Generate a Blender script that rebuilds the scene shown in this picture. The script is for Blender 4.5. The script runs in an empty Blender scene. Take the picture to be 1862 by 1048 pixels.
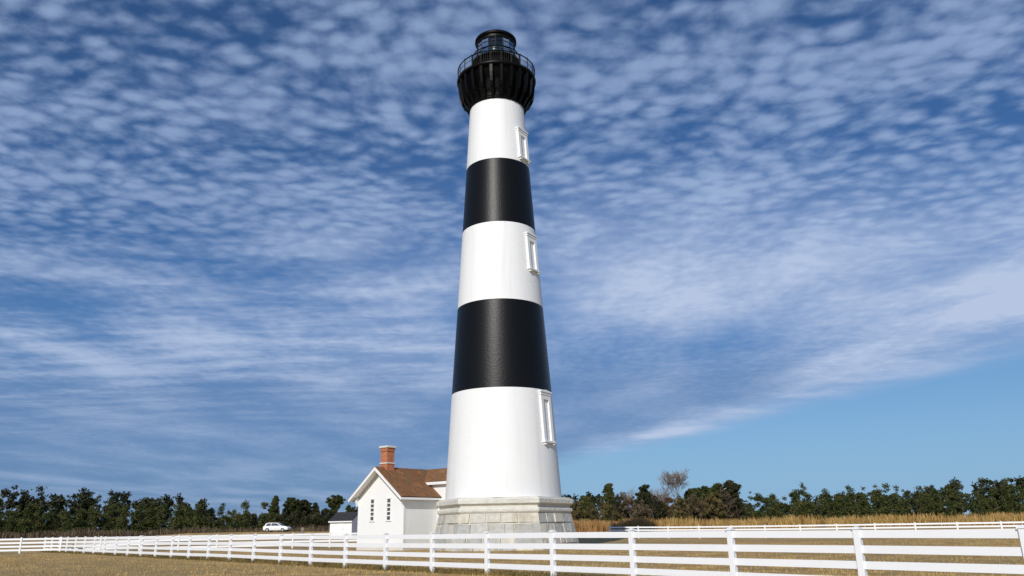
import bpy, math, random
import numpy as np
from mathutils import Vector, Matrix
R = math.radians
S = bpy.context.scene

# ------------------------------------------------------------------ camera
F, CX, CY, W0 = 1400.0, 909.0, 524.0, 1862.0        # lens in photo pixels
PITCH, ROLL, EYE = 17.33, 0.97, 1.6
cam_d = bpy.data.cameras.new('camera'); cam = bpy.data.objects.new('camera', cam_d)
S.collection.objects.link(cam); S.camera = cam
cam_d.sensor_width = 36; cam_d.lens = 36 * F / W0
cam_d.shift_x = (931 - CX) / W0
cam_d.clip_start = 0.1; cam_d.clip_end = 20000
cam.location = (0, 0, EYE)
cam.matrix_world = Matrix.Translation((0, 0, EYE)) @ Matrix.Rotation(R(90 + PITCH), 4, 'X') @ Matrix.Rotation(R(-ROLL), 4, 'Z')

# ------------------------------------------------------------------ light
SUN_EL, SUN_AZ = 30.0, 17.5          # behind the camera, 17.5 degrees to its left
sd = Vector((-math.sin(R(SUN_AZ)) * math.cos(R(SUN_EL)), -math.cos(R(SUN_AZ)) * math.cos(R(SUN_EL)), math.sin(R(SUN_EL))))
sl = bpy.data.lights.new('sun', 'SUN'); sun = bpy.data.objects.new('sun', sl); S.collection.objects.link(sun)
sl.energy = 3.8; sl.angle = R(0.5); sl.color = (1, .955, .88)
sun.rotation_euler = sd.to_track_quat('Z', 'Y').to_euler()
sun.location = (0, 0, 80)

S.view_settings.view_transform = 'Standard'; S.view_settings.look = 'None'
S.view_settings.exposure = 0; S.view_settings.gamma = 1
S.render.engine = 'CYCLES'

class NT:
    """tiny node-tree writer"""
    def __init__(s, tree): s.t = tree; s.n = tree.nodes; s.l = tree.links; s.n.clear()
    def new(s, kind, props=None, **ins):
        n = s.n.new(kind)
        for k, v in (props or {}).items(): setattr(n, k, v)
        for k, v in ins.items():
            key = int(k[1:]) if (k[0] == 'i' and k[1:].isdigit()) else k.replace('_', ' ')
            if hasattr(v, 'is_linked') or hasattr(v, 'links'): s.l.new(v, n.inputs[key])
            else: n.inputs[key].default_value = v
        return n
    def m(s, op, a, b=0.0, c=0.0, clamp=False):
        n = s.n.new('ShaderNodeMath'); n.operation = op; n.use_clamp = clamp
        for i, v in enumerate((a, b, c)):
            if hasattr(v, 'links'): s.l.new(v, n.inputs[i])
            else: n.inputs[i].default_value = v
        return n.outputs[0]
    def ramp(s, fac, pts, interp='LINEAR'):
        n = s.n.new('ShaderNodeValToRGB'); n.color_ramp.interpolation = interp
        e = n.color_ramp.elements
        while len(e) < len(pts): e.new(0.5)
        for i, (p, c) in enumerate(pts):
            e[i].position = p
            e[i].color = (c, c, c, 1) if isinstance(c, (int, float)) else (*c, 1)
        s.l.new(fac, n.inputs[0]); return n.outputs[0]
    def mix(s, fac, a, b, blend='MIX'):
        n = s.n.new('ShaderNodeMix'); n.data_type = 'RGBA'; n.blend_type = blend
        for i, v in ((0, fac), (6, a), (7, b)):
            if hasattr(v, 'links'): s.l.new(v, n.inputs[i])
            else: n.inputs[i].default_value = v if i == 0 else (*v, 1) if len(v) == 3 else v
        return n.outputs[2]
    def noise(s, vec, scale, detail=4, rough=.5, dist=0.0, out=0):
        n = s.n.new('ShaderNodeTexNoise'); s.l.new(vec, n.inputs['Vector'])
        n.inputs['Scale'].default_value = scale; n.inputs['Detail'].default_value = detail
        n.inputs['Roughness'].default_value = rough; n.inputs['Distortion'].default_value = dist
        return n.outputs[out]
    def mapping(s, vec, scale=(1, 1, 1), rot=(0, 0, 0), loc=(0, 0, 0)):
        n = s.n.new('ShaderNodeMapping'); s.l.new(vec, n.inputs['Vector'])
        n.inputs['Scale'].default_value = scale; n.inputs['Rotation'].default_value = rot; n.inputs['Location'].default_value = loc
        return n.outputs[0]

def smooth(nt, v, a, b):
    n = nt.n.new('ShaderNodeMapRange'); n.interpolation_type = 'SMOOTHSTEP'
    nt.l.new(v, n.inputs[0]); n.inputs[1].default_value = a; n.inputs[2].default_value = b
    return n.outputs[0]

# ------------------------------------------------------------------ sky: Nishita air with a thin sheet of altocumulus
def make_world():
    w = bpy.data.worlds.new('World'); S.world = w; w.use_nodes = True
    nt = NT(w.node_tree)
    sky = nt.new('ShaderNodeTexSky'); sky.sky_type = 'NISHITA'; sky.sun_disc = False
    sky.sun_elevation = R(SUN_EL); sky.sun_rotation = R(180 + SUN_AZ)
    sky.altitude = 0; sky.air_density = 1.0; sky.dust_density = 0.3; sky.ozone_density = 2.0
    air = nt.mix(1.0, sky.outputs[0], (.44, .74, 1.10), 'MULTIPLY')
    tc = nt.new('ShaderNodeTexCoord').outputs['Generated']
    sx = nt.new('ShaderNodeSeparateXYZ', Vector=tc)
    x, y, z = sx.outputs
    zc = nt.m('MAXIMUM', nt.m('ADD', z, 0.03), 0.02)
    px, py = nt.m('DIVIDE', x, zc), nt.m('DIVIDE', y, zc)
    P = nt.new('ShaderNodeCombineXYZ', X=px, Y=py, Z=0.0).outputs[0]
    # altocumulus: warped cells overhead, flattening to ripples and a soft veil farther out
    ra = nt.m('DIVIDE', px, py)                      # bearing, right of the tower is positive
    warp = nt.noise(P, 1.3, 3, .5, out=1)
    Pw = nt.new('ShaderNodeVectorMath', dict(operation='MULTIPLY_ADD'), i0=warp, i1=(.20, .20, 0), i2=P).outputs[0]
    cells = nt.noise(nt.mapping(Pw, (16.0, 15.0, 1), (0, 0, R(14))), 1.0, 4, .5)
    vo = nt.n.new('ShaderNodeTexVoronoi'); vo.feature = 'SMOOTH_F1'; vo.inputs['Smoothness'].default_value = .45; vo.inputs['Randomness'].default_value = .85
    nt.l.new(nt.mapping(Pw, (15.0, 20.0, 1), (0, 0, R(16))), vo.inputs['Vector']); vo.inputs['Scale'].default_value = 1.0
    puff = nt.m('SUBTRACT', .95, vo.outputs[0])
    fine = nt.noise(nt.mapping(Pw, (30.0, 34.0, 1), (0, 0, R(-8))), 1.0, 3, .5)
    big = nt.noise(nt.mapping(Pw, (1.6, 2.6, 1), (0, 0, R(-14)), (3.1, 1.7, 0)), 1.0, 3, .5)
    rip = nt.noise(nt.mapping(Pw, (1.5, 4.2, 1), (0, 0, R(6)), (7, 2, 0)), 1.0, 3, .5)
    soft = nt.noise(nt.mapping(P, (1.1, .50, 1), (0, 0, R(24)), (2.3, 8.4, 0)), 1.0, 5, .55)
    near = smooth(nt, py, 1.7, 3.0)                  # 0 overhead .. 1 toward the horizon
    far = smooth(nt, py, 3.3, 5.6)
    c_near = smooth(nt, nt.m('ADD', nt.m('ADD', nt.m('MULTIPLY', puff, .30), nt.m('MULTIPLY_ADD', cells, .30, nt.m('MULTIPLY', big, .44))), nt.m('MULTIPLY', fine, .14)), .43, .74)
    ripw = nt.m('MULTIPLY', nt.m('SUBTRACT', rip, .5), nt.m('MULTIPLY', nt.m('MULTIPLY_ADD', smooth(nt, ra, -.02, -.12), .55, .15), nt.m('SUBTRACT', 1.0, smooth(nt, py, 4.0, 8.0))))
    c_far = smooth(nt, nt.m('ADD', nt.m('MULTIPLY', soft, .95), nt.m('MULTIPLY_ADD', cells, .22, ripw)), .40, .90)
    tex = nt.new('ShaderNodeMix', dict(data_type='FLOAT'), i0=near, i2=nt.m('MULTIPLY', c_near, .68), i3=c_far).outputs[0]
    # the far edge of the sheet is a slanting line, clear air beyond it on the right
    en = nt.noise(nt.mapping(P, (.45, .30, 1), (0, 0, R(-18))), 1.0, 6, .6)
    s_ = nt.m('ADD', nt.m('MULTIPLY_ADD', px, 3.1, py), nt.m('MULTIPLY_ADD', en, 4.5, -2.25))
    sheet = nt.m('SUBTRACT', 1.0, smooth(nt, s_, 10.4, 13.2))
    streak = nt.m('MULTIPLY', smooth(nt, s_, 9.2, 10.8), nt.m('SUBTRACT', 1.0, smooth(nt, s_, 10.9, 13.2)))
    streak = nt.m('MULTIPLY', streak, smooth(nt, ra, .04, .2))
    wisp = smooth(nt, nt.noise(nt.mapping(P, (.9, 1.1, 1), (0, 0, R(40)), (4, 1, 0)), 1.0, 6, .6), .38, .68)
    bank = nt.m('MULTIPLY', nt.m('MULTIPLY', smooth(nt, py, 1.7, 2.4), nt.m('SUBTRACT', 1.0, smooth(nt, py, 3.0, 3.9))), smooth(nt, ra, -.02, .12))
    lbank = nt.m('MULTIPLY', nt.m('MULTIPLY', smooth(nt, py, 1.8, 2.8), nt.m('SUBTRACT', 1.0, smooth(nt, py, 4.2, 6.5))), nt.m('MULTIPLY', smooth(nt, ra, .02, -.10), smooth(nt, ra, -.34, -.18)))
    fac = nt.m('MULTIPLY', tex, nt.m('MULTIPLY_ADD', far, -.50, .95))
    fac = nt.m('MULTIPLY_ADD', bank, nt.m('MULTIPLY_ADD', soft, .75, -.02), fac)
    fac = nt.m('MULTIPLY_ADD', lbank, nt.m('MULTIPLY_ADD', soft, .42, -.02), fac, clamp=True)
    fac = nt.m('ADD', nt.m('MULTIPLY', fac, sheet), nt.m('MULTIPLY', streak, nt.m('MULTIPLY_ADD', wisp, .75, .22)), clamp=True)
    cloud = nt.mix(near, (4.9, 6.5, 9.7), (6.2, 7.5, 10.2))
    # thin grey-blue murk low down, under the sheet
    clear = smooth(nt, s_, 9.4, 13.0)
    air = nt.mix(nt.m('MULTIPLY', nt.m('SUBTRACT', 1.0, smooth(nt, z, .0, .16)), nt.m('MULTIPLY', clear, .85)), air, (3.4, 6.0, 9.4))
    air = nt.mix(nt.m('MULTIPLY', clear, .35), air, (3.6, 5.8, 8.2))
    air = nt.mix(nt.m('MULTIPLY', nt.m('MULTIPLY', smooth(nt, py, 2.2, 5.0), .8), nt.m('SUBTRACT', 1.0, smooth(nt, s_, 9.4, 13.0))), air, (1.75, 3.1, 5.9))
    col = nt.mix(fac, air, cloud)
    bg = nt.new('ShaderNodeBackground', Color=col, Strength=0.075)
    out = nt.new('ShaderNodeOutputWorld'); nt.l.new(bg.outputs[0], out.inputs[0])
make_world()

# ------------------------------------------------------------------ helpers
def hor(px): return 961.0 - .0169 * (px - 907)
def wx(px, D): return (px - 915.0) * .000682 * D            # lateral metres of something D metres ahead
def sstep(a, b, v):
    t = min(1, max(0, (v - a) / (b - a))); return t * t * (3 - 2 * t)
def gz(x, y):
    r = sstep(92, 135, y)
    return r * (.75 + .35 * sstep(-10, -45, x)) + .05 * math.sin(x * .11 + 1) * math.sin(y * .09) * sstep(12, 30, y) * (1 - sstep(45, 55, y))
def topz(px, py, D): return EYE + (hor(px) - py) * D / 1537.0

def link(name, verts, faces, mat=None, parent=None, smooth_=False, uvs=None, mats=None, midx=None, cols=None):
    me = bpy.data.meshes.new(name); me.from_pydata([tuple(v) for v in verts], [], faces)
    if uvs:
        uv = me.uv_layers.new(name='uv'); flat = [c for f in uvs for p in f for c in p]; uv.data.foreach_set('uv', flat)
    if mats:
        for m_ in mats: me.materials.append(m_)
        if midx: me.polygons.foreach_set('material_index', midx)
    elif mat: me.materials.append(mat)
    if cols:
        a = me.attributes.new('tone', 'FLOAT', 'FACE'); a.data.foreach_set('value', cols)
    if smooth_: me.polygons.foreach_set('use_smooth', [True] * len(me.polygons))
    me.update()
    o = bpy.data.objects.new(name, me); S.collection.objects.link(o)
    if parent: o.parent = parent
    return o
class MB:
    def __init__(s): s.v = []; s.f = []; s.c = []
    def add(s, vs, fs, tone=.5):
        b = len(s.v); s.v += [Vector(v) for v in vs]; s.f += [tuple(i + b for i in f) for f in fs]; s.c += [tone] * len(fs); return s
    def box(s, lo, hi, M=None, tone=.5, bev=0):
        x0, y0, z0 = lo; x1, y1, z1 = hi
        if bev <= 0:
            vs = [(x0,y0,z0),(x1,y0,z0),(x1,y1,z0),(x0,y1,z0),(x0,y0,z1),(x1,y0,z1),(x1,y1,z1),(x0,y1,z1)]
            fs = [(0,3,2,1),(4,5,6,7),(0,1,5,4),(1,2,6,5),(2,3,7,6),(3,0,4,7)]
        else:
            b = bev; vs = []; fs = []
            cs = [(x0,x0+b,y0,y0+b),(x1,x1-b,y0,y0+b),(x1,x1-b,y1,y1-b),(x0,x0+b,y1,y1-b)]
            ring = []
            for i,(xa,xb,ya,yb) in enumerate(cs): ring += [(xa,yb),(xb,ya)] if i % 2 == 0 else [(xb,ya),(xa,yb)]
            # ring order: around, octagon prism with slightly inset ends
            cx, cy = (x0+x1)/2, (y0+y1)/2
            ring.sort(key=lambda p: math.atan2((p[1]-cy)/(y1-y0), (p[0]-cx)/(x1-x0)))
            n = len(ring)
            def ins(p): return (cx+(p[0]-cx)*(1-2*b/(x1-x0)), cy+(p[1]-cy)*(1-2*b/(y1-y0)))
            rows = [(z0, True), (z0+b, False), (z1-b, False), (z1, True)]
            for z, i_ in rows: vs += [(*(ins(p) if i_ else p), z) for p in ring]
            for r_ in range(3):
                for k in range(n): fs.append((r_*n+k, r_*n+(k+1)%n, (r_+1)*n+(k+1)%n, (r_+1)*n+k))
            fs.append(tuple(reversed(range(n)))); fs.append(tuple(range(3*n, 4*n)))
        if M is not None: vs = [M @ Vector(v) for v in vs]
        return s.add(vs, fs, tone)
    def prism(s, poly, p0, p1, M=None, tone=.5):
        """poly: list of 2-d (a,b) -> callables p0,p1 give 3-d points of each end"""
        n = len(poly); vs = [p0(*q) for q in poly] + [p1(*q) for q in poly]
        fs = [tuple(reversed(range(n))), tuple(range(n, 2*n))] + [(i, (i+1)%n, n+(i+1)%n, n+i) for i in range(n)]
        if M is not None: vs = [M @ Vector(v) for v in vs]
        return s.add(vs, fs, tone)
    def tube(s, a, b, ra, rb, n=6, tone=.5):
        a, b = Vector(a), Vector(b); d = (b - a).normalized()
        u = d.orthogonal().normalized(); w = d.cross(u)
        vs = [p + (u*math.cos(2*math.pi*k/n) + w*math.sin(2*math.pi*k/n))*r_ for p, r_ in ((a, ra), (b, rb)) for k in range(n)]
        fs = [(k, (k+1)%n, n+(k+1)%n, n+k) for k in range(n)] + [tuple(reversed(range(n))), tuple(range(n, 2*n))]
        return s.add(vs, fs, tone)
    def lathe(s, prof, n=64, c=(0, 0), tone=.5, closed=False):
        vs = [(c[0] + r_*math.cos(2*math.pi*k/n), c[1] + r_*math.sin(2*math.pi*k/n), z) for r_, z in prof for k in range(n)]
        m = len(prof); fs = []
        for i in range(m if closed else m - 1):
            j = (i + 1) % m
            for k in range(n): fs.append((i*n+k, i*n+(k+1)%n, j*n+(k+1)%n, j*n+k))
        return s.add(vs, fs, tone)
    def build(s, name, mat, parent=None, smooth_=False, tone=False):
        return link(name, s.v, s.f, mat, parent, smooth_, cols=s.c if tone else None)
def empty(name, loc, label, cat, group=None, rz=0):
    o = bpy.data.objects.new(name, None); S.collection.objects.link(o); o.empty_display_size = .3
    o.location = loc; o.rotation_euler = (0, 0, rz); tag(o, label, cat, group); return o
def tag(o, label=None, cat=None, group=None, kind=None):
    if label: o['label'] = label
    if cat: o['category'] = cat
    if group: o['group'] = group
    if kind: o['kind'] = kind
    return o

# ------------------------------------------------------------------ materials
def mat(name, fn):
    m = bpy.data.materials.new(name); m.use_nodes = True; nt = NT(m.node_tree)
    out = nt.new('ShaderNodeOutputMaterial'); b = nt.new('ShaderNodeBsdfPrincipled')
    nt.l.new(b.outputs[0], out.inputs[0]); fn(nt, b); return m
def put(nt, b, color=None, rough=None, normal=None, metal=None, spec=None):
    for k, v in (('Base Color', color), ('Roughness', rough), ('Normal', normal), ('Metallic', metal), ('Specular IOR Level', spec)):
        if v is None: continue
        if hasattr(v, 'links'): nt.l.new(v, b.inputs[k])
        else: b.inputs[k].default_value = (*v, 1) if k == 'Base Color' else v
def bump(nt, h, strength, dist):
    n = nt.new('ShaderNodeBump', Height=h, Strength=strength, Distance=dist); return n.outputs[0]
def tco(nt): return nt.new('ShaderNodeTexCoord').outputs['Object']

def paint_brick(nt, b, base, rough, bs, stain, spec=.5, bk=1.0):
    uv = nt.new('ShaderNodeTexCoord').outputs['UV']
    br = nt.n.new('ShaderNodeTexBrick'); nt.l.new(uv, br.inputs['Vector'])
    br.inputs['Scale'].default_value = 1; br.inputs['Brick Width'].default_value = .42; br.inputs['Row Height'].default_value = .15
    br.inputs['Mortar Size'].default_value = .012; br.inputs['Mortar Smooth'].default_value = .6
    br.inputs['Color1'].default_value = (1, 1, 1, 1); br.inputs['Color2'].default_value = (.75, .75, .75, 1); br.inputs['Mortar'].default_value = (0, 0, 0, 1)
    h = nt.m('ADD', nt.m('MULTIPLY', nt.noise(uv, 5, 4, .6), 1.6), nt.m('MULTIPLY', br.outputs[0], bk))
    st = nt.noise(nt.mapping(uv, (1.2, .07, 1)), 1.0, 5, .6)
    dirt = smooth(nt, st, .49, .72)
    col = nt.mix(nt.m('MULTIPLY', dirt, stain), base, tuple(c * .72 for c in base))
    put(nt, b, col, rough, bump(nt, h, bs, .02), spec=spec)
M_white = mat('white_painted_brick', lambda nt, b: paint_brick(nt, b, (.80, .795, .78), .55, .4, .3))
M_black = mat('black_painted_brick', lambda nt, b: paint_brick(nt, b, (.0038, .0036, .0032), .38, .4, .0, .22, .12))
def _iron(nt, b):
    n = nt.noise(tco(nt), 6, 5, .6)
    put(nt, b, nt.ramp(n, [(.35, (.002, .002, .002)), (.75, (.006, .006, .006))]), .42, bump(nt, n, .3, .02), spec=.11)
M_iron = mat('black_painted_iron', _iron)
def _stone(nt, b, lo, hi, tint, dirt=.40, dark=.28):
    t = nt.new('ShaderNodeAttribute', dict(attribute_name='tone')).outputs['Fac']
    c = tco(nt); n = nt.noise(c, 2.2, 8, .65); n2 = nt.noise(c, 14, 5, .6); n3 = nt.noise(nt.mapping(c, (1, 1, .25)), 1.1, 4, .5)
    base = nt.ramp(t, [(0, lo), (.5, tint), (1, hi)])
    v = nt.mix(smooth(nt, n, .35, .7), base, nt.mix(dark, base, (.13, .125, .10)))
    v = nt.mix(nt.m('MULTIPLY', smooth(nt, n3, .52, .7), dirt), v, (.30, .24, .14))
    h = nt.m('ADD', nt.m('MULTIPLY', n, 1.0), nt.m('MULTIPLY', n2, .35))
    put(nt, b, v, .9, bump(nt, h, 1.0, .14))
M_stone = mat('rough_granite', lambda nt, b: _stone(nt, b, (.44, .44, .42), (.72, .66, .54), (.60, .59, .54)))
M_cap = mat('dressed_granite', lambda nt, b: _stone(nt, b, (.64, .62, .55), (.74, .71, .63), (.70, .68, .61), .10, .10))
M_mortar = mat('lime_mortar', lambda nt, b: put(nt, b, (.60, .58, .52), .95, bump(nt, nt.noise(tco(nt), 9, 5, .6), .5, .03)))
def _wood(nt, b):
    c = tco(nt); g = nt.noise(nt.mapping(c, (4, 4, .5)), 3, 5, .6); s_ = nt.noise(c, .7, 4, .5)
    col = nt.mix(nt.m('MULTIPLY', smooth(nt, s_, .5, .75), .4), (.80, .80, .785), (.72, .72, .69))
    put(nt, b, col, .5, bump(nt, g, .06, .01))
M_wwood = mat('white_painted_boards', _wood)
def _vinyl(nt, b):
    c = tco(nt); s_ = nt.noise(c, 1.3, 5, .6)
    geo = nt.new('ShaderNodeNewGeometry'); z = nt.new('ShaderNodeSeparateXYZ', Vector=geo.outputs['Position']).outputs[2]
    d = nt.m('MULTIPLY', nt.m('SUBTRACT', 1.0, smooth(nt, z, .02, .35)), smooth(nt, nt.noise(c, 7, 4, .6), .4, .65))
    col = nt.mix(nt.m('MULTIPLY', smooth(nt, s_, .5, .8), .25), (.82, .82, .83), (.66, .66, .62))
    col = nt.mix(nt.m('MULTIPLY', d, .5), col, (.35, .33, .22))
    put(nt, b, col, .38)
M_vinyl = mat('white_vinyl', _vinyl)
def _shingle(nt, b):
    uv = nt.new('ShaderNodeTexCoord').outputs['UV']
    br = nt.n.new('ShaderNodeTexBrick'); nt.l.new(uv, br.inputs['Vector'])
    br.inputs['Scale'].default_value = 1; br.inputs['Brick Width'].default_value = .16; br.inputs['Row Height'].default_value = .17
    br.inputs['Mortar Size'].default_value = .008; br.inputs['Bias'].default_value = 0
    br.inputs['Color1'].default_value = (.17, .072, .024, 1); br.inputs['Color2'].default_value = (.27, .115, .038, 1); br.inputs['Mortar'].default_value = (.04, .02, .01, 1)
    n = nt.noise(nt.mapping(uv, (1, .5, 1)), 1.3, 6, .62)
    col = nt.mix(smooth(nt, n, .45, .68), br.outputs[0], (.14, .10, .055))
    n2 = nt.noise(uv, .9, 3, .5, out=0)
    col = nt.mix(nt.m('MULTIPLY', smooth(nt, n2, .5, .7), .6), col, (.33, .15, .05))
    put(nt, b, col, .85, bump(nt, nt.m('ADD', br.outputs[1], nt.noise(uv, 18, 3, .6)), -.5, .02))
M_shingle = mat('weathered_wood_shingle', _shingle)
def _brick(nt, b):
    c = tco(nt); sx = nt.new('ShaderNodeSeparateXYZ', Vector=c)
    u = nt.m('ADD', sx.outputs[0], sx.outputs[1]); P = nt.new('ShaderNodeCombineXYZ', X=u, Y=sx.outputs[2], Z=0.0).outputs[0]
    br = nt.n.new('ShaderNodeTexBrick'); nt.l.new(P, br.inputs['Vector'])
    br.inputs['Scale'].default_value = 1; br.inputs['Brick Width'].default_value = .21; br.inputs['Row Height'].default_value = .075; br.inputs['Mortar Size'].default_value = .008
    br.inputs['Color1'].default_value = (.38, .085, .025, 1); br.inputs['Color2'].default_value = (.52, .17, .05, 1); br.inputs['Mortar'].default_value = (.34, .24, .18, 1)
    n = nt.noise(c, 5, 4, .6)
    put(nt, b, nt.mix(nt.m('MULTIPLY', smooth(nt, n, .5, .7), .6), br.outputs[0], (.28, .05, .03)), .85, bump(nt, br.outputs[1], -.4, .01))
M_brick = mat('red_brick', _brick)
def _glass(nt, b, c=(.055, .062, .066)):
    put(nt, b, nt.mix(smooth(nt, nt.noise(tco(nt), 1.5, 3, .5), .4, .7), c, tuple(q * 1.6 for q in c)), .12)
M_glass = mat('dark_window_glass', _glass)
M_dimglass = mat('dusty_window_glass', lambda nt, b: _glass(nt, b, (.075, .075, .072)))
def clear_glass(name, color, alpha):
    m = bpy.data.materials.new(name); m.use_nodes = True; nt = NT(m.node_tree)
    out = nt.new('ShaderNodeOutputMaterial')
    g = nt.new('ShaderNodeBsdfGlossy', Roughness=.03); t = nt.new('ShaderNodeBsdfTransparent', Color=(*color, 1))
    fr = nt.new('ShaderNodeFresnel', IOR=1.45)
    mx = nt.new('ShaderNodeMixShader', i0=nt.m('MULTIPLY_ADD', fr.outputs[0], .8, alpha), i1=t.outputs[0], i2=g.outputs[0])
    nt.l.new(mx.outputs[0], out.inputs[0]); return m
M_pane = clear_glass('lantern_pane_glass', (.86, .9, .9), .0)
def _lens(nt, b):
    z = nt.new('ShaderNodeSeparateXYZ', Vector=tco(nt)).outputs[2]
    w = nt.m('SINE', nt.m('MULTIPLY', z, 62.0))
    put(nt, b, nt.mix(nt.m('MULTIPLY_ADD', w, .3, .4), (.03, .045, .043), (.12, .15, .145)), .2); b.inputs['Transmission Weight'].default_value = .25
M_lens = mat('fresnel_lens_glass', _lens)
def _roof_dark(nt, b):
    put(nt, b, nt.ramp(nt.noise(tco(nt), 3, 4, .6), [(.3, (.018, .018, .02)), (.8, (.04, .038, .037))]), .8)
M_darkroof = mat('dark_asphalt_shingle', _roof_dark)
def _bark(nt, b, c1, c2):
    n = nt.noise(nt.mapping(tco(nt), (5, 5, 1)), 2.5, 5, .65); put(nt, b, nt.mix(n, c1, c2), .9, bump(nt, n, .5, .03))
M_bark = mat('pine_bark', lambda nt, b: _bark(nt, b, (.05, .035, .025), (.13, .10, .075)))
M_greybark = mat('pale_bare_bark', lambda nt, b: _bark(nt, b, (.13, .10, .085), (.30, .245, .21)))
def foliage(name, cols):
    def fn(nt, b):
        geo = nt.new('ShaderNodeNewGeometry').outputs['Random Per Island']
        n = nt.noise(tco(nt), .55, 4, .55)
        inf = nt.new('ShaderNodeObjectInfo').outputs['Random']
        v = nt.m('ADD', nt.m('MULTIPLY', n, 1.5), nt.m('ADD', nt.m('MULTIPLY_ADD', geo, .6, -.5), nt.m('MULTIPLY_ADD', inf, .22, -.11)))
        col = nt.ramp(v, [(.1 + .8 * i / (len(cols) - 1), c) for i, c in enumerate(cols)])
        put(nt, b, col, .75, spec=.2)
    return mat(name, fn)
M_pine = foliage('pine_needles', [(.010, .020, .007), (.024, .044, .011), (.055, .068, .016), (.11, .095, .028)])
M_dark = foliage('evergreen_leaves', [(.007, .010, .005), (.018, .026, .009), (.042, .044, .015), (.075, .06, .026)])
M_olive = foliage('olive_leaves', [(.020, .025, .008), (.065, .060, .016), (.13, .105, .03), (.18, .12, .05)])
M_rust = foliage('rust_leaves', [(.03, .018, .008), (.09, .045, .013), (.16, .08, .022), (.19, .12, .05)])
M_brown = foliage('brown_twigs', [(.024, .017, .010), (.062, .043, .024), (.12, .087, .05), (.19, .145, .095)])
M_reed = foliage('dry_marsh_grass', [(.16, .088, .026), (.31, .185, .055), (.45, .29, .10), (.52, .37, .15)])
M_reed2 = foliage('rusty_marsh_grass', [(.13, .06, .02), (.30, .15, .05), (.42, .22, .08), (.40, .28, .12)])
M_turf = foliage('winter_turf', [(.17, .115, .035), (.37, .235, .078), (.48, .32, .115), (.56, .41, .17)])
def _ground(nt, b):
    c = nt.new('ShaderNodeNewGeometry').outputs['Position']
    a = nt.noise(c, .07, 5, .6); m_ = nt.noise(c, .55, 6, .65); f = nt.noise(c, 5, 6, .7); g = nt.noise(c, 28, 4, .7)
    st = nt.noise(nt.mapping(c, (.12, 1.0, 1)), 1.0, 5, .6)
    base = nt.mix(smooth(nt, m_, .38, .64), (.29, .185, .060), (.54, .345, .120))
    base = nt.mix(nt.m('MULTIPLY', smooth(nt, a, .46, .58), .75), base, (.31, .215, .078))
    base = nt.mix(nt.m('MULTIPLY', smooth(nt, st, .52, .66), .5), base, (.30, .19, .09))
    base = nt.mix(nt.m('MULTIPLY', smooth(nt, f, .5, .68), .5), base, (.20, .13, .055))
    base = nt.mix(nt.m('MULTIPLY', smooth(nt, g, .5, .7), .35), base, (.60, .46, .22))
    put(nt, b, base, .95, bump(nt, nt.m('ADD', f, nt.m('MULTIPLY', g, .5)), .8, .08))
M_ground = mat('winter_grass_ground', _ground)

# ------------------------------------------------------------------ ground (one sheet)
def make_ground():
    ys = [-200, -60, -20, 0, 10] + list(np.linspace(14, 60, 36)) + list(np.linspace(64, 160, 34)) + [180, 210, 260, 340, 500, 800, 1500, 3500, 7000]
    xs = [-7000, -3000, -1200, -500, -250] + list(np.linspace(-150, 150, 101)) + [250, 500, 1200, 3000, 7000]
    v = [(x, y, gz(x, y)) for y in ys for x in xs]; n = len(xs)
    f = [(j*n+i, j*n+i+1, (j+1)*n+i+1, (j+1)*n+i) for j in range(len(ys)-1) for i in range(n-1)]
    tag(link('ground', v, f, M_ground, smooth_=True), kind='structure')
make_ground()

# ------------------------------------------------------------------ lighthouse
TX, TY = 0.0, 66.0
SH = [(3.88, 4.82), (8, 4.56), (12.50, 4.30), (20.1, 3.80), (27.3, 3.35), (33.65, 2.96), (40.0, 2.60)]
def shr(z):
    for (za, ra), (zb, rb) in zip(SH, SH[1:]):
        if z <= zb: return ra + (rb - ra) * (z - za) / (zb - za)
    return SH[-1][1]
lh = empty('lighthouse', (TX, TY, 0), 'tall brick lighthouse banded black and white on a granite base, with black lantern room', 'lighthouse')
def band(z0, z1, m, label):
    n = 128; zs = [z0 + (z1 - z0) * i / 12 for i in range(13)]
    vs = [(shr(z)*math.cos(2*math.pi*k/n), shr(z)*math.sin(2*math.pi*k/n), z) for z in zs for k in range(n)]
    fs = []; uv = []
    for i in range(12):
        for k in range(n):
            fs.append((i*n+k, i*n+(k+1)%n, (i+1)*n+(k+1)%n, (i+1)*n+k))
            u0, u1 = k/n*26, (k+1)/n*26
            uv.append([(u0, zs[i]), (u1, zs[i]), (u1, zs[i+1]), (u0, zs[i+1])])
    o = link('shaft_band', vs, fs, m, lh, True, uvs=uv); o['label'] = label
band(3.88, 12.50, M_white, 'lowest white band of the tower'); band(12.50, 20.1, M_black, 'lower black band, the taller of the two')
band(20.1, 27.3, M_white, 'middle white band of the tower'); band(27.3, 33.65, M_black, 'upper black band of the tower')
band(33.65, 40.0, M_white, 'top white band under the black gallery')

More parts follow.
